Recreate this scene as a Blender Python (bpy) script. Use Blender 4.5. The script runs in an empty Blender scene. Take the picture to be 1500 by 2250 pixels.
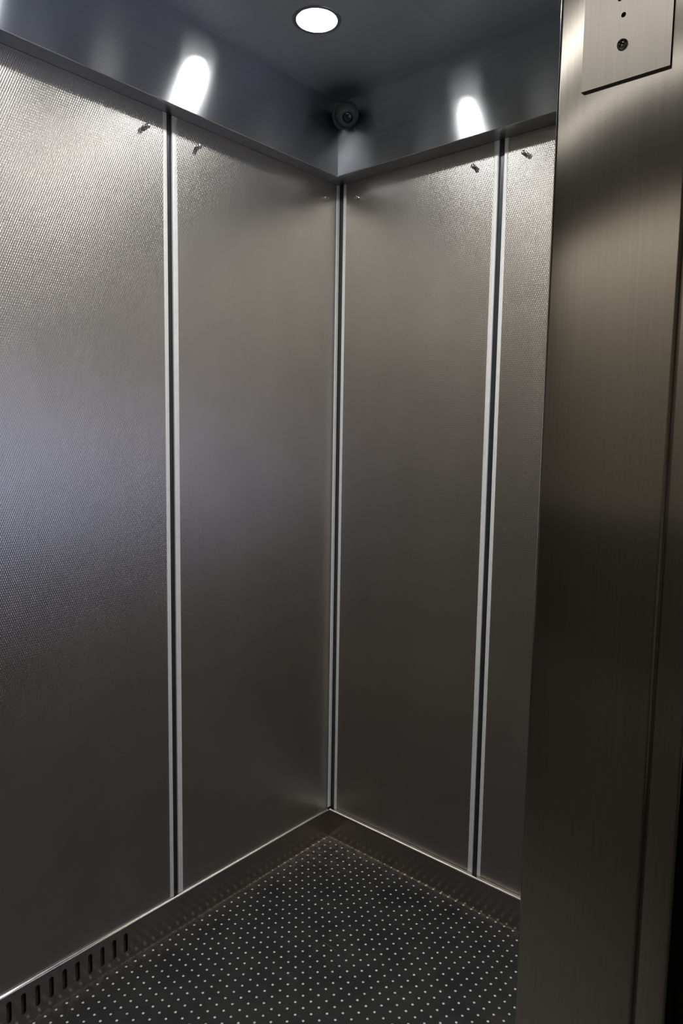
import bpy, bmesh, math, random
from mathutils import Vector, Matrix
random.seed(4)
S = bpy.context.scene
COL = S.collection

# ------------------------------------------------------------------ camera, exposure, world
cam = bpy.data.cameras.new('camera')
cam.sensor_fit = 'HORIZONTAL'; cam.sensor_width = 36.0
cam.lens = 36.0 * 1555.9 / 1500.0
cam.clip_start = 0.02
camo = bpy.data.objects.new('camera', cam); COL.objects.link(camo)
RR, UU, FF = Vector((0.757012, 0.653202, 0.01612)), Vector((-0.081164, 0.069525, 0.994273)), Vector((-0.64834, 0.753985, -0.105648))
m = Matrix.Identity(4)
for i in range(3):
    m[i][0] = RR[i]; m[i][1] = UU[i]; m[i][2] = -FF[i]
m[0][3], m[1][3], m[2][3] = 1.518782, -1.730479, 1.353179
camo.matrix_world = m
S.camera = camo
S.view_settings.view_transform = 'Standard'
S.view_settings.look = 'None'
S.view_settings.gamma = 1.0
S.view_settings.use_curve_mapping = False
S.view_settings.exposure = 0.0
S.cycles.use_denoising = True
S.cycles.max_bounces = 14
S.cycles.glossy_bounces = 12
S.cycles.diffuse_bounces = 4
S.cycles.sample_clamp_indirect = 6.0
w = bpy.data.worlds.new('world'); S.world = w; w.use_nodes = True
w.node_tree.nodes['Background'].inputs['Color'].default_value = (0.01, 0.01, 0.012, 1)
w.node_tree.nodes['Background'].inputs['Strength'].default_value = 0.3

# light levels: cab lamps, then added lights
LAMP = 330.0            # cab downlight lenses
ADDED_HALL_LAMP = 7.0       # lights added in the unseen hall for reflections in the column
BLUE_GLOW = .60              # added panel that throws a blue glow on the left wall
ADDED_WASH = 16.0             # added light grading the unseen far wall

# ------------------------------------------------------------------ dimensions
ZT = 2.13              # underside of the frieze
ZC = 2.3395            # cab ceiling
W = 1.60               # cab width
YF = -1.17             # cab side of the front wall
YH = -1.25             # hall side of the front wall
FL, FB = 0.0484, 0.0631    # how far the friezes stand proud (left, back)
KL, KB = 0.0082, 0.0153    # how far the kick plates stand proud
KZ = 0.0959
HX0, HX1, HY, HZ = -2.4, 3.6, -5.2, 2.75

# ------------------------------------------------------------------ helpers
def box(bm, x0, x1, y0, y1, z0, z1):
    v = [bm.verts.new(p) for p in ((x0,y0,z0),(x1,y0,z0),(x1,y1,z0),(x0,y1,z0),(x0,y0,z1),(x1,y0,z1),(x1,y1,z1),(x0,y1,z1))]
    fs = [(0,3,2,1),(4,5,6,7),(0,1,5,4),(1,2,6,5),(2,3,7,6),(3,0,4,7)]
    return [bm.faces.new([v[i] for i in f]) for f in fs]
def bevel(bm, r, seg=3, test=None):
    es = [e for e in bm.edges if (test is None or test(e))]
    if es: bmesh.ops.bevel(bm, geom=es, offset=r, segments=seg, profile=0.5, affect='EDGES')
def obj(name, bm, mat, parent=None, smooth=False):
    bmesh.ops.recalc_face_normals(bm, faces=bm.faces[:])
    me = bpy.data.meshes.new(name); bm.to_mesh(me); bm.free()
    me.materials.append(mat)
    if smooth:
        for p in me.polygons: p.use_smooth = True
        try: me.set_sharp_from_angle(angle=math.radians(35))
        except Exception: pass
    o = bpy.data.objects.new(name, me); COL.objects.link(o)
    if parent is not None:
        o.parent = parent
        o.location = -parent.location
    return o
def bxo(name, b, mat, parent=None, bev=0, seg=3):
    bm = bmesh.new(); box(bm, *b)
    if bev: bevel(bm, bev, seg)
    return obj(name, bm, mat, parent, smooth=bool(bev))
def struct(o):
    o['kind'] = 'structure'; return o
def tag(o, label, cat, group=None):
    o['label'] = label; o['category'] = cat
    if group: o['group'] = group
    return o
def thing(name, loc, label, cat, group=None):
    o = bpy.data.objects.new(name, None); COL.objects.link(o)
    o.location = loc; o.empty_display_size = 0.05
    return tag(o, label, cat, group)
def lathe(bm, prof, org, axis, n=24):
    """prof: list of (r, t) along axis"""
    ax = Vector(axis).normalized()
    a = ax.orthogonal().normalized(); b = ax.cross(a)
    org = Vector(org); rings = []
    for r, t in prof:
        c = org + ax * t
        if r < 1e-6: rings.append([bm.verts.new(c)])
        else: rings.append([bm.verts.new(c + (a*math.cos(2*math.pi*k/n) + b*math.sin(2*math.pi*k/n))*r) for k in range(n)])
    for p, q in zip(rings[:-1], rings[1:]):
        for k in range(n):
            k2 = (k+1) % n
            if len(p) == 1 and len(q) == 1: continue
            if len(p) == 1: bm.faces.new((p[0], q[k], q[k2]))
            elif len(q) == 1: bm.faces.new((p[k], p[k2], q[0]))
            else: bm.faces.new((p[k], p[k2], q[k2], q[k]))

# ------------------------------------------------------------------ materials
class NT:
    def __init__(s, name):
        s.m = bpy.data.materials.new(name); s.m.use_nodes = True
        s.t = s.m.node_tree; s.p = s.t.nodes['Principled BSDF']
    def n(s, typ, **kw):
        x = s.t.nodes.new(typ)
        for k, v in kw.items(): setattr(x, k, v)
        return x
    def l(s, a, b): s.t.links.new(a, b)
    def math(s, op, a, b=None, c=None):
        x = s.n('ShaderNodeMath', operation=op)
        for i, v in enumerate((a, b, c)):
            if v is None: continue
            if isinstance(v, (int, float)): x.inputs[i].default_value = v
            else: s.l(v, x.inputs[i])
        return x.outputs[0]
    def mix(s, f, a, b):
        x = s.n('ShaderNodeMix', data_type='RGBA')
        for i, v in ((0, f), (6, a), (7, b)):
            if isinstance(v, (int, float)): x.inputs[i].default_value = v
            elif isinstance(v, tuple): x.inputs[i].default_value = (*v, 1)
            else: s.l(v, x.inputs[i])
        return x.outputs[2]
    def coords(s):
        g = s.n('ShaderNodeNewGeometry'); x = s.n('ShaderNodeSeparateXYZ'); s.l(g.outputs['Position'], x.inputs[0])
        return g.outputs['Position'], x.outputs
    def noise(s, scale3, detail=4, rough=0.6, vec=None, scale=1.0):
        g = vec
        if g is None:
            g = s.n('ShaderNodeNewGeometry').outputs['Position']
        mp = s.n('ShaderNodeVectorMath', operation='MULTIPLY'); s.l(g, mp.inputs[0]); mp.inputs[1].default_value = scale3
        x = s.n('ShaderNodeTexNoise'); x.inputs['Scale'].default_value = scale; x.inputs['Detail'].default_value = detail
        x.inputs['Roughness'].default_value = rough; s.l(mp.outputs[0], x.inputs['Vector'])
        return x.outputs['Fac']
    def ramp(s, v, lo, hi, a=0.0, b=1.0):
        x = s.n('ShaderNodeMapRange'); s.l(v, x.inputs[0])
        for i, q in enumerate((lo, hi, a, b)): x.inputs[i+1].default_value = q
        return x.outputs[0]
def setp(p, base=None, metal=None, rough=None, **kw):
    if base is not None: p.inputs['Base Color'].default_value = (*base, 1)
    if metal is not None: p.inputs['Metallic'].default_value = metal
    if rough is not None: p.inputs['Roughness'].default_value = rough
    for k, v in kw.items(): p.inputs[k.replace('_', ' ')].default_value = v

def simple(name, base, metal, rough, spec=0.5, nscale=40, var=0.12):
    q = NT(name); setp(q.p, base, metal, rough, Specular_IOR_Level=spec)
    f = q.noise((nscale,)*3)
    q.l(q.ramp(f, .3, .7, max(0, rough*(1-var)), min(1, rough*(1+var))), q.p.inputs['Roughness'])
    q.l(q.mix(f, tuple(c*(1-var) for c in base), tuple(min(1, c*(1+var)) for c in base)), q.p.inputs['Base Color'])
    return q.m

def brushed(name, base, rough, aniso, spread, grain, smudge=0.12, tilt=0.0):
    """brushed stainless sheet. spread: direction the highlight is drawn out (across the grain); grain: scale vector of the fine lines"""
    q = NT(name); setp(q.p, base, 1.0, rough)
    q.p.inputs['Anisotropic'].default_value = aniso
    c = q.n('ShaderNodeCombineXYZ')
    for i in range(3): c.inputs[i].default_value = spread[i]
    q.l(c.outputs[0], q.p.inputs['Tangent'])
    f = q.noise(grain, 3, .7)
    g = q.noise((5, 5, 3.5), 4, .6)
    k = q.math('ADD', q.math('MULTIPLY', f, .5), q.math('MULTIPLY', g, .5))
    q.l(q.ramp(k, .3, .7, rough*(1-smudge), rough*(1+smudge)), q.p.inputs['Roughness'])
    q.l(q.mix(q.ramp(f, .3, .7), tuple(v*.92 for v in base), tuple(min(1, v*1.05) for v in base)), q.p.inputs['Base Color'])
    if tilt:
        h = q.noise((2.2, 2.2, 1.6), 1, .4)
        b = q.n('ShaderNodeBump'); b.inputs['Strength'].default_value = 1.0; b.inputs['Distance'].default_value = tilt
        q.l(h, b.inputs['Height']); q.l(b.outputs[0], q.p.inputs['Normal'])
    return q.m

def embossed(name, axis, base, rough, H=0.0003, a=0.0048, b=0.0110):
    """steel sheet rolled with a staggered dot pattern. axis: 0 = sheet lies in the yz plane, 1 = in the xz plane"""
    q = NT(name); setp(q.p, base, 1.0, rough)
    pos, xyz = q.coords()
    u = xyz[1] if axis == 0 else xyz[0]
    ku, kz = 2*math.pi/a, 2*math.pi/b
    U = q.math('MULTIPLY', u, ku); Z = q.math('MULTIPLY', xyz[2], kz)
    du = q.math('MULTIPLY', q.math('MULTIPLY', q.math('SINE', U), q.math('COSINE', Z)), .5*H*ku)
    dz = q.math('MULTIPLY', q.math('MULTIPLY', q.math('COSINE', U), q.math('SINE', Z)), .5*H*kz*1.35)
    f2 = q.math('MULTIPLY_ADD', q.math('MULTIPLY', q.math('COSINE', U), q.math('COSINE', Z)), 1.0, 1.0)   # peaks sharper than valleys
    du, dz = q.math('MULTIPLY', du, f2), q.math('MULTIPLY', dz, f2)
    g = q.n('ShaderNodeNewGeometry')
    c = q.n('ShaderNodeCombineXYZ')
    q.l(du, c.inputs[1 if axis == 0 else 0]); q.l(dz, c.inputs[2])
    ad = q.n('ShaderNodeVectorMath', operation='ADD'); q.l(g.outputs['Normal'], ad.inputs[0]); q.l(c.outputs[0], ad.inputs[1])
    nm = q.n('ShaderNodeVectorMath', operation='NORMALIZE'); q.l(ad.outputs[0], nm.inputs[0])
    q.l(nm.outputs[0], q.p.inputs['Normal'])
    f = q.noise((6, 6, 4), 5, .6)
    q.l(q.ramp(f, .3, .7, rough*.99, rough*1.02), q.p.inputs['Roughness'])
    q.l(q.mix(q.ramp(f, .35, .65), tuple(v*.96 for v in base), tuple(v*1.03 for v in base)), q.p.inputs['Base Color'])
    return q.m

def emit(name, col, st):
    q = NT(name); setp(q.p, (.8, .8, .8), 0, .4)
    q.p.inputs['Emission Color'].default_value = (*col, 1); q.p.inputs['Emission Strength'].default_value = st
    return q.m

STEEL = (.575, .548, .512)
M = {}
M['panel_x'] = embossed('embossed_steel_side', 0, STEEL, .285, .00030)
M['panel_y'] = embossed('embossed_steel_back', 1, STEEL, .285, .00030)
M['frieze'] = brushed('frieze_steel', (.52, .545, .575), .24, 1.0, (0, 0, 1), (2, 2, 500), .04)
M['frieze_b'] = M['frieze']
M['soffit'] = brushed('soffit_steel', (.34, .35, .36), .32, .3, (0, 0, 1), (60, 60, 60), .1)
M['kick'] = brushed('kick_steel', (.50, .455, .41), .25, .5, (0, 0, 1), (4, 4, 400), .07)
M['bead'] = simple('kick_bead_steel', (.62, .60, .57), 1, .10)
M['ceiling'] = brushed('ceiling_steel', (.56, .61, .67), .45, .4, (1, 0, 0), (6, 300, 6), .1)
M['trim'] = simple('satin_aluminium', (.66, .66, .65), .2, .38)
M['reveal'] = simple('black_reveal', (.05, .055, .06), .7, .34, .5)
M['column'] = brushed('column_steel', (.57, .555, .53), .155, .6, (1, 0, 0), (500, 4, 3), .06, .0002)
M['plate'] = brushed('plate_steel', (.58, .565, .55), .32, .8, (1, 0, 0), (700, 4, 4), .12)
M['edge'] = simple('polished_edge', (.75, .73, .72), 1, .22)
M['screw'] = simple('screw_steel', (.75, .73, .70), 1, .25)
M['black'] = simple('black_rubber', (.008, .008, .008), 0, .6, .3)
M['chrome'] = simple('button_steel', (.62, .62, .62), 1, .18)
M['camera_body'] = simple('camera_housing', (.045, .047, .050), .1, .42)
M['camera_glass'] = simple('camera_glass', (.01, .013, .013), 0, .05, .8)
M['lens'] = emit('lamp_lens', (1.0, .985, .96), LAMP)
M['hall_lens'] = emit('hall_lamp_lens', (1.0, .93, .82), ADDED_HALL_LAMP)
M['wash_lens'] = emit('washer_lens', (1.0, .94, .86), ADDED_WASH)
M['sky'] = emit('window_daylight', (.26, .40, 1.0), BLUE_GLOW)
M['reflector'] = simple('lamp_reflector', (.75, .75, .73), .3, .35)
M['ring'] = simple('lamp_ring', (.35, .36, .38), 1, .3)
M['plaster'] = simple('hall_plaster', (.62, .57, .50), 0, .8, .3, 3)
M['hall_ceiling'] = simple('hall_ceiling_board', (.24, .24, .23), 0, .8, .3, 3)
M['dark_wood'] = simple('hall_wainscot', (.24, .22, .20), 0, .5, .4, 6)
M['hall_floor'] = simple('hall_floor_stone', (.13, .125, .115), 0, .4, .5, 5)
M['cavity'] = simple('dusty_cavity', (.10, .08, .065), 0, .9, .1, 150, .5)

def floor_material():
    q = NT('studded_rubber'); P = 0.0265
    pos, xyz = q.coords()
    # the sheet was laid a hair off square
    A = math.radians(0.85)
    x0, y0 = 0.0368, -0.0655
    X = q.math('SUBTRACT', xyz[0], x0); Y = q.math('SUBTRACT', xyz[1], y0)
    U = q.math('ADD', q.math('MULTIPLY', X, math.cos(A)), q.math('MULTIPLY', Y, -math.sin(A)))
    V = q.math('ADD', q.math('MULTIPLY', X, math.sin(A)), q.math('MULTIPLY', Y, math.cos(A)))
    def cell(v):
        s = q.math('DIVIDE', v, P); r = q.math('FLOOR', q.math('ADD', s, .5)); return q.math('MULTIPLY', q.math('SUBTRACT', s, r), P)
    u, v = cell(U), cell(V)
    d = q.math('SQRT', q.math('ADD', q.math('MULTIPLY', u, u), q.math('MULTIPLY', v, v)))
    dot = q.ramp(d, .0026, .0034, 1, 0)
    blot = q.ramp(q.noise((9, 9, 9), 6, .65), .42, .68)
    worn = q.ramp(q.noise((40, 40, 40), 3, .6), .3, .7)
    # dust lying in the corner and along the kick plates
    edge = q.math('MINIMUM', xyz[0], q.math('MULTIPLY', xyz[1], -1))
    near = q.ramp(edge, .015, .075, 1, 0)
    corner = q.ramp(q.math('ADD', xyz[0], q.math('MULTIPLY', xyz[1], -1)), .08, .42, 1, 0)
    dust = q.math('MULTIPLY', q.math('ADD', q.math('MULTIPLY', near, .35), q.math('MULTIPLY', corner, .6)), q.ramp(q.noise((60, 60, 60), 6, .75), .38, .72))
    grit = q.ramp(q.noise((420, 420, 420), 2, .5), .735, .77)
    base = q.mix(blot, (.0065, .0075, .0090), (.0135, .0138, .0145))
    base = q.mix(dust, base, (.13, .105, .08))
    base = q.mix(q.math('MULTIPLY', grit, .5), base, (.30, .27, .22))
    # hairline scratches, two directions
    for ang, sd in ((.62, 0.0), (-.35, 7.3), (1.2, 3.1)):
        mp = q.n('ShaderNodeMapping'); mp.inputs['Rotation'].default_value = (0, 0, ang); mp.inputs['Location'].default_value = (sd, sd, 0)
        mp.inputs['Scale'].default_value = (7, 260, 1); mp.vector_type = 'POINT'
        q.l(pos, mp.inputs['Vector'])
        tx = q.n('ShaderNodeTexNoise'); tx.inputs['Scale'].default_value = 1.0; tx.inputs['Detail'].default_value = 0.0
        q.l(mp.outputs[0], tx.inputs['Vector'])
        base = q.mix(q.math('MULTIPLY', q.ramp(tx.outputs['Fac'], .865, .90), .32), base, (.15, .15, .15))
    # crumbs packed against the foot of the kick plates
    e2 = q.math('MINIMUM', q.math('SUBTRACT', xyz[0], KL), q.math('SUBTRACT', q.math('MULTIPLY', xyz[1], -1), KB))
    crumbs = q.math('MULTIPLY', q.ramp(e2, .001, .0075, 1, 0), q.ramp(q.noise((90, 90, 90), 5, .7), .42, .60))
    base = q.mix(q.math('MULTIPLY', crumbs, q.ramp(q.math('ADD', xyz[0], q.math('MULTIPLY', xyz[1], -1)), .1, .9, .85, .25)), base, (.26, .20, .14))
    dc = q.mix(worn, (.33, .325, .31), (.55, .535, .51))
    q.l(q.mix(dot, base, dc), q.p.inputs['Base Color'])
    q.p.inputs['Specular IOR Level'].default_value = .25
    q.l(q.ramp(blot, 0, 1, .42, .58), q.p.inputs['Roughness'])
    b = q.n('ShaderNodeBump'); b.inputs['Strength'].default_value = .9; b.inputs['Distance'].default_value = .0012
    hh = q.ramp(d, .0020, .0042, 1, 0)
    q.l(q.math('ADD', hh, q.math('MULTIPLY', q.noise((500, 500, 500), 2), .12)), b.inputs['Height'])
    q.l(b.outputs[0], q.p.inputs['Normal'])
    return q.m
M['floor'] = floor_material()

# ------------------------------------------------------------------ the car shell
struct(bxo('floor', (-.05, W+.05, YH, .05, -.03, 0), M['floor']))
struct(bxo('wall_left', (-.06, -.005, YF, .06, 0, ZC+.04), M['reveal']))
struct(bxo('wall_back', (-.005, W+.005, .005, .06, 0, ZC+.04), M['reveal']))
struct(bxo('wall_right', (W+.005, W+.06, YF, .06, 0, ZC+.04), M['reveal']))
# ceiling: two steel sheets meeting at a hairline joint
LAMPS = [(.285, -.415), (.80, -.415), (1.315, -.415), (.285, -.995), (.80, -.995), (1.315, -.995)]
LR = .050              # radius of the round openings
def sheet_with_holes(bm, x0, x1, y0, y1, z, t, holes, r, n=40):
    es = []
    loops = [[(x0, y0), (x1, y0), (x1, y1), (x0, y1)]]
    for hx, hy in holes: loops.append([(hx+r*math.cos(2*math.pi*k/n), hy+r*math.sin(2*math.pi*k/n)) for k in range(n)])
    old = set(bm.faces)
    for lp in loops:
        vs = [bm.verts.new((x, y, z)) for x, y in lp]
        es += [bm.edges.new((vs[i], vs[(i+1) % len(vs)])) for i in range(len(vs))]
    bmesh.ops.triangle_fill(bm, use_beauty=True, use_dissolve=False, edges=es, normal=(0, 0, -1))
    r_ = bmesh.ops.extrude_face_region(bm, geom=[f for f in bm.faces if f not in old])
    for v in [g for g in r_['geom'] if isinstance(g, bmesh.types.BMVert)]: v.co.z += t
bm = bmesh.new()
sheet_with_holes(bm, -.012, .5074, YF, .012, ZC, .0025, [p for p in LAMPS if p[0] < .5], LR)
sheet_with_holes(bm, .5078, W+.012, YF, .012, ZC, .0025, [p for p in LAMPS if p[0] > .5], LR)
struct(obj('ceiling', bm, M['ceiling']))
struct(bxo('ceiling_deck', (-.06, W+.06, YF, .06, ZC+.075, ZC+.09), M['black']))

# friezes above the panels (the ledge they make is their underside)
def frieze(name, b, test, n):
    bm = bmesh.new(); box(bm, *b)
    bm.edges.ensure_lookup_table()
    bevel(bm, .0018, 3, test)
    o = obj(name, bm, M['frieze'], smooth=True)
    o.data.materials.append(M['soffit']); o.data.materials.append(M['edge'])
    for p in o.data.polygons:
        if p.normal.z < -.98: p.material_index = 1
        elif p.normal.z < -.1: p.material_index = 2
    return struct(o)
def low(axis, val):
    return lambda e: all(abs(v.co.z - ZT) < 1e-5 and abs(v.co[axis] - val) < 1e-5 for v in e.verts)
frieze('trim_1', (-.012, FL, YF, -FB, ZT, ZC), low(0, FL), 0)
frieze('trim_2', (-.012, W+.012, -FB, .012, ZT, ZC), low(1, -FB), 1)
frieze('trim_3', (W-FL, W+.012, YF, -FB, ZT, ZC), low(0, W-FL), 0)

# kick plates
def stadium(cy, cz, w, h, n=8):
    r = w/2; pts = []
    for k in range(n+1):
        a = math.pi*k/n; pts.append((cy + r*math.cos(a), cz + h/2 - r + r*math.sin(a)))
    for k in range(n+1):
        a = math.pi + math.pi*k/n; pts.append((cy + r*math.cos(a), cz - h/2 + r + r*math.sin(a)))
    return pts
def kick_left():
    bm = bmesh.new(); x = KL; top = KZ-.0070
    ys = (YF, -KB)
    outer = [(ys[0], .0005), (ys[1], .0005), (ys[1], top), (ys[0], top)]
    loops = [outer] + [stadium(-.7965 - .0331*k, .0505, .0118, .051) for k in range(10)]
    es = []
    for lp in loops:
        vs = [bm.verts.new((x, y, z)) for y, z in lp]
        es += [bm.edges.new((vs[i], vs[(i+1) % len(vs)])) for i in range(len(vs))]
    bmesh.ops.triangle_fill(bm, use_beauty=True, use_dissolve=False, edges=es, normal=(1, 0, 0))
    fs = bm.faces[:]
    r = bmesh.ops.extrude_face_region(bm, geom=fs)
    for v in [g for g in r['geom'] if isinstance(g, bmesh.types.BMVert)]: v.co.x -= .0022
    return bm
kl = struct(obj('baseboard_left', kick_left(), M['kick']))
def bead_y(y0, y1, xf, z, r, xin):
    """rolled top edge running along y; xf = front face, returns inwards to xin"""
    bm = bmesh.new(); prof = []
    sgn = 1 if xf > xin else -1
    for k in range(9):
        a = math.pi/2*k/8
        prof.append((xf - sgn*r + sgn*r*math.cos(a), z - r + r*math.sin(a)))
    prof += [(xin, z), (xin, z-.002), (xf - sgn*.0022, z-.004)]
    prof += [(xf - sgn*.0022, z - r - .0005), (xf, z - r - .0005)]
    rows = [[bm.verts.new((px, y, pz)) for px, pz in prof] for y in (y0, y1)]
    n = len(prof)
    for i in range(n): bm.faces.new((rows[0][i], rows[0][(i+1) % n], rows[1][(i+1) % n], rows[1][i]))
    bm.faces.new(rows[0]); bm.faces.new(rows[1][::-1])
    return bm
def kick_top(name, bm, parent): return obj(name, bm, M['bead'], parent, smooth=True)
kick_top('rolled_edge', bead_y(YF, -KB, KL, KZ, .0070, -.0048), kl)
kb = struct(bxo('baseboard_back', (KL, W-KL, -KB, -KB+.0022, .0005, KZ-.0070), M['kick']))
bm = bead_y(-KL, -(W-KL), KB, KZ, .0070, -.0048)
for v in bm.verts: v.co = Vector((-v.co.y, -v.co.x, v.co.z))
kick_top('rolled_edge', bm, kb)
kr = struct(bxo('baseboard_right', (W-KL, W-KL+.0022, YF, -KB, .0005, KZ-.0070), M['kick']))
kick_top('rolled_edge', bead_y(YF, -KB, W-KL, KZ, .0070, W+.0048), kr)
bxo('vent_cavity', (-.0049, -.0040, -1.12, -.77, .005, .088), M['cavity'], kl)

# ------------------------------------------------------------------ hung wall panels
PZ0, PZ1 = KZ+.0008, ZT-.0005
BPROF = [(0, 0), (.0056, 0), (.0060, .0006), (.0060, .0062), (.0052, .0070), (.0030, .0074), (.0030, .0108), (.0052, .0112), (.0060, .0120), (.0058, .0142), (.0040, .0152), (0, .0155)]
def wall_panel(side, a0, a1, buttons, label, tw0=.0125, tw1=.0125):
    """side 'x': on the left wall facing +x, a = y.  'y': on the back wall facing -y, a = x.  'r': right wall facing -x"""
    mid = (a0+a1)/2
    T = .0047
    def B(lo, hi, d0, d1, z0, z1):
        if side == 'x': return (d0, d1, lo, hi, z0, z1)
        if side == 'y': return (lo, hi, -d1, -d0, z0, z1)
        return (W-d1, W-d0, lo, hi, z0, z1)
    base = {'x': (0, mid, PZ0), 'y': (mid, 0, PZ0), 'r': (W, mid, PZ0)}[side]
    t = thing('wall_panel', base, label, 'wall panel', 'embossed steel panels lining the lift car')
    sheet = bxo('face_sheet', B(a0+tw0, a1-tw1, -T, 0, PZ0, PZ1), M['panel_y'] if side == 'y' else M['panel_x'], t)
    for lo, hi in ((a0, a0+tw0), (a1-tw1, a1)):
        bm = bmesh.new()
        box(bm, *B(lo, hi, -T, .0012, PZ0, PZ1)); bevel(bm, .0008, 2, lambda e: abs(e.verts[0].co.z-e.verts[1].co.z) > .5)
        obj('edge_trim', bm, M['trim'], t, smooth=True)
    ax = {'x': (1, 0, 0), 'y': (0, -1, 0), 'r': (-1, 0, 0)}[side]
    for bpos in buttons:
        bm = bmesh.new()
        o = {'x': (0, bpos, 2.077), 'y': (bpos, 0, 2.077), 'r': (W, bpos, 2.077)}[side]
        lathe(bm, BPROF, o, ax, 20)
        obj('pad_button', bm, M['chrome'], t, smooth=True)
    return t
wall_panel('x', YF+.004, -.6420, (-.7034, -1.10), 'wide embossed steel panel on the left wall, nearest the vent slots', tw1=.0115)
wall_panel('x', -.6265, .0030, (-.5507, -.0648), 'embossed steel panel on the left wall, touching the rear corner', tw0=.0150, tw1=.0145)
wall_panel('y', .0190, .5535, (.0798, .4842), 'full-width embossed steel panel on the back wall beside the rear corner', tw0=.0105, tw1=.0135)
wall_panel('y', .5700, 1.0310, (.6305, .97), 'embossed steel panel on the back wall partly hidden by the door column', tw0=.0108)
wall_panel('y', 1.0475, W-.0225, (1.11, 1.52), 'embossed steel panel at the far right of the back wall behind the column')
wall_panel('r', YF+.004, -.6420, (-.7034, -1.10), 'embossed steel panel on the right wall next to the door')
wall_panel('r', -.6265, -.0005, (-.5507, -.0648), 'embossed steel panel on the right wall next to the back wall')

# ------------------------------------------------------------------ ceiling downlights
LD = .024              # how deep the lens sits
def downlight(x, y, label):
    t = thing('recessed_downlight', (x, y, ZC), label, 'ceiling light', 'downlights in the lift ceiling')
    bm = bmesh.new()
    lathe(bm, [(LR-.0008, -.001), (LR-.0008, .0012), (LR+.002, .0022), (LR+.0075, .0016), (LR+.0085, .0003), (LR+.0085, .0001)], (x, y, ZC), (0, 0, -1), 48)
    obj('trim_ring', bm, M['ring'], t, smooth=True)
    bm = bmesh.new()
    lathe(bm, [(LR-.001, -.0002), (LR-.003, .016), (LR-.008, LD), (LR-.007, LD+.001), (LR-.002, .017), (LR-.0002, .0001)], (x, y, ZC), (0, 0, 1), 48)
    obj('reflector', bm, M['reflector'], t, smooth=True)
    bm = bmesh.new()
    lathe(bm, [(LR-.0085, LD+.002), (LR-.0085, LD), (LR-.020, LD-.0035), (.013, LD-.006), (0, LD-.0068)], (x, y, ZC), (0, 0, 1), 40)
    obj('lens', bm, M['lens'], t, smooth=True)
    return t
downlight(.285, -.415, 'lit round downlight in the ceiling above the rear left corner')
downlight(.80, -.415, 'lit round downlight at the middle of the ceiling towards the back wall')
downlight(1.315, -.415, 'lit round downlight in the ceiling towards the back right corner')
downlight(.285, -.995, 'lit round downlight in the ceiling over the vent slots')
downlight(.80, -.995, 'lit round downlight in the ceiling just inside the door')
downlight(1.315, -.995, 'lit round downlight in the ceiling behind the door column')

# ------------------------------------------------------------------ corner security camera
cc = Vector((.114, -.0985, 2.279))
t = thing('security_camera', (cc.x, cc.y, ZC), 'small dark round security camera high in the rear corner under the ceiling', 'camera')
look = Vector((.50, -.55, -.62)).normalized()
bm = bmesh.new()
mb = Vector((FL, -FB, cc.z+.012)); md = (cc-mb).normalized()
lathe(bm, [(0, .006), (.012, .006), (.026, .020), (.0325, .034), (.0345, .046), (.0335, .056), (0, .057)], mb, md, 36)
obj('mounting_base', bm, M['camera_body'], t, smooth=True)
bm = bmesh.new()
R = .0325
pr = [(0, -R)] + [(R*math.sin(a), -R*math.cos(a)) for a in [math.radians(12*k) for k in range(1, 12)]]
pr += [(.0150, .0305), (.0140, .0275), (0, .0272)]
lathe(bm, pr, cc, look, 36)
ball = obj('eyeball_housing', bm, M['camera_body'], t, smooth=True)
bm = bmesh.new()
lathe(bm, [(.0175, .0262), (.0215, .0262), (.0220, .0300), (.0195, .0325), (.0160, .0320), (.0155, .028)], cc, look, 36)
obj('bezel_ring', bm, M['camera_body'], t, smooth=True)
bm = bmesh.new()
lathe(bm, [(.0138, .0276), (.0120, .0302), (.0070, .0322), (0, .0330)], cc, look, 30)
obj('lens_glass', bm, M['camera_glass'], t, smooth=True)

# ------------------------------------------------------------------ front wall, door column and hall
CX0, CX1, CX2 = 1.2925, 1.3805, 1.4005
struct(bxo('wall_front', (-.06, .07, YH, YF, 0, HZ), M['kick']))
struct(bxo('wall_front.001', (.07, CX0, YH, YF, 2.12, HZ), M['kick']))
struct(bxo('wall_front.002', (1.43, HX1, YH, YF, 0, HZ), M['kick']))
struct(bxo('wall_front.003', (HX0, -.06, YH, YF, 0, HZ), M['plaster']))
# the column: main face, slimmer stepped-back strip, gap filled black for its shade
bm = bmesh.new()
box(bm, CX0, CX1, YH, YF, 0, HZ)
bevel(bm, .0032, 4, lambda e: abs(e.verts[0].co.z-e.verts[1].co.z) > .5 and e.verts[0].co.y < YH+1e-4)
col = struct(obj('door_1', bm, M['column'], smooth=True))
bm = bmesh.new()
box(bm, CX1-.004, CX2, YH+.0045, YF, 0, HZ)
bevel(bm, .0028, 4, lambda e: abs(e.verts[0].co.z-e.verts[1].co.z) > .5 and e.verts[0].co.y < YH+.0046)
obj('stepped_strip', bm, M['column'], col, smooth=True)
bxo('door_seal', (CX2, 1.4305, YH+.03, YF, 0, HZ), M['black'], col)

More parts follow.
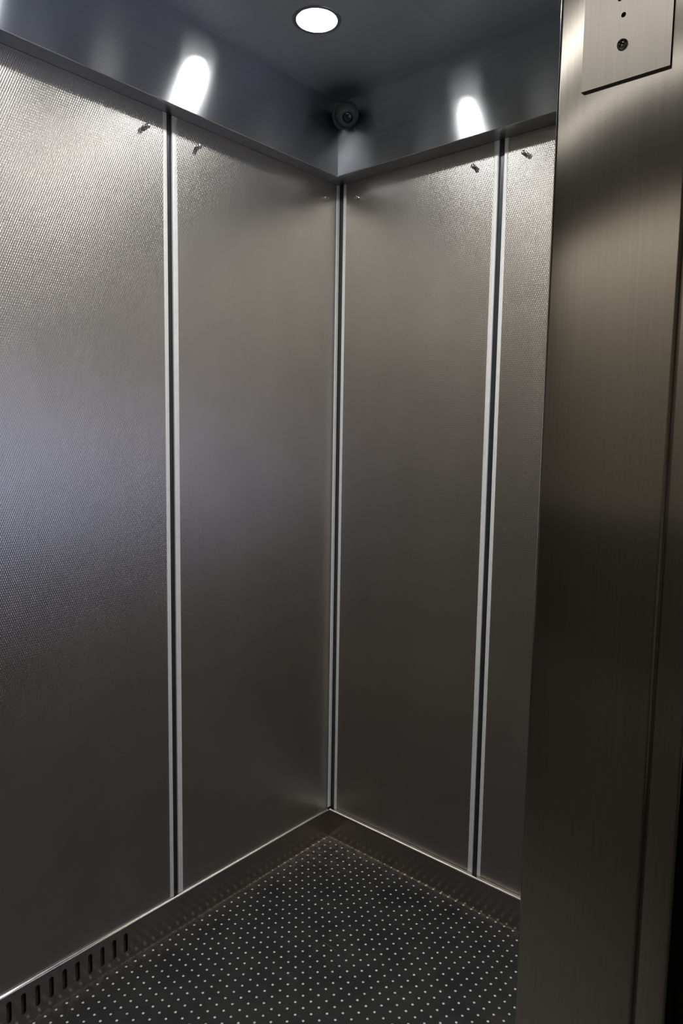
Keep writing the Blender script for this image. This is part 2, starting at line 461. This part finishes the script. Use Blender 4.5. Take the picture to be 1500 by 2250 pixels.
# cover plate with screws and small holes
PX0, PX1, PB, PT = 1.3115, 1.3675, 1.5830, 1.790
py0, py1 = YH-.0026, YH-.0002
t = thing('cover_plate', ((PX0+PX1)/2, YH, PB), 'small brushed steel cover plate screwed to the door column', 'cover plate')
HOLES = [(1.3372, 1.6225), (1.3345, 1.6330), (1.3438, 1.6355), (1.3385, 1.6440), (1.3480, 1.6460), (1.3300, 1.6440)]
def plate_mesh():
    bm = bmesh.new(); es = []
    loops = [[(PX0, PB), (PX1, PB), (PX1, PT), (PX0, PT)]]
    for hx, hz in HOLES: loops.append([(hx+.00155*math.cos(2*math.pi*k/14), hz+.00155*math.sin(2*math.pi*k/14)) for k in range(14)])
    for lp in loops:
        vs = [bm.verts.new((x, py0, z)) for x, z in lp]
        es += [bm.edges.new((vs[i], vs[(i+1) % len(vs)])) for i in range(len(vs))]
    bmesh.ops.triangle_fill(bm, use_beauty=True, use_dissolve=False, edges=es, normal=(0, -1, 0))
    r = bmesh.ops.extrude_face_region(bm, geom=bm.faces[:])
    for v in [g for g in r['geom'] if isinstance(g, bmesh.types.BMVert)]: v.co.y = py1
    return bm
plate = obj('plate', plate_mesh(), M['plate'], t)
bxo('backing', (PX0+.001, PX1-.001, py1-.0006, py1+.0001, PB+.001, PT-.001), M['black'], t)
for sx, sz in ((1.3375, 1.6045), (1.3375, 1.7700)):
    bm = bmesh.new()
    lathe(bm, [(.0034, 0), (.0034, .0006), (.0031, .0014), (.0022, .0021), (.0010, .0024), (0, .0025)], (sx, py0, sz), (0, -1, 0), 28)
    sc = obj('screw', bm, M['screw'], t, smooth=True)
    bm = bmesh.new()
    box(bm, -.0022, .0022, -.00025, .00025, -.00045, .00045); box(bm, -.00045, .00045, -.00026, .00026, -.0022, .0022)
    bmesh.ops.rotate(bm, verts=bm.verts[:], matrix=Matrix.Rotation(.5, 3, 'Y'))
    bmesh.ops.translate(bm, verts=bm.verts[:], vec=(sx, py0-.0024, sz))
    o = obj('slot', bm, M['black']); o.parent = sc

# hall
struct(bxo('floor.001', (HX0, HX1, HY, YH, -.03, 0), M['hall_floor']))
struct(bxo('ceiling.001', (HX0, HX1, HY, YH, HZ, HZ+.03), M['hall_ceiling']))
struct(bxo('wall_far', (HX0, HX1, HY-.05, HY, .9, HZ), M['plaster']))
struct(bxo('wall_far.001', (HX0, HX1, HY-.05, HY+.02, 0, .9), M['dark_wood']))
struct(bxo('wall_side', (HX1, HX1+.05, HY, YH, 0, HZ), M['plaster']))
struct(bxo('wall_side.001', (HX0-.05, HX0, HY, YH, 0, HZ), M['plaster']))
struct(bxo('window_1', (W-.004, W-.0005, -.97, -.10, .90, 1.49), M['sky']))  # glowing panel added on the unseen right wall for the blue reflection opposite
for k, (y, wd, hf) in enumerate(((-3.10, .05, 1.1), (-3.70, .015, 1.1))):  # unseen lights, added so the column reflects bright bands
    t = thing('linear_ceiling_light', (.5, y, HZ), ['long linear ceiling light of the hall, the wider one nearer the lift', 'thin linear ceiling light of the hall, farther from the lift'][k], 'ceiling light')
    bxo('frame', (.5-hf-.02, .5+hf+.02, y-wd-.02, y+wd+.02, HZ-.02, HZ-.0005), M['ring'], t, .003)
    bxo('diffuser', (.5-hf, .5+hf, y-wd, y+wd, HZ-.026, HZ-.0205), M['hall_lens'], t)
t = thing('wall_washer', (.6, -4.9, HZ), 'long narrow wall washer light above the far wall of the hall', 'ceiling light')  # added light, makes the unseen far wall brighter towards its top
bxo('housing', (-1.4, 2.6, -4.94, -4.86, HZ-.03, HZ-.0005), M['ring'], t, .003)
bxo('diffuser', (-1.37, 2.57, -4.93, -4.87, HZ-.036, HZ-.0305), M['wash_lens'], t)
bxo('pelmet', (-1.42, 2.62, -4.85, -4.835, HZ-.16, HZ-.0005), M['hall_ceiling'], t)  # board added to keep the lens out of the column's reflection
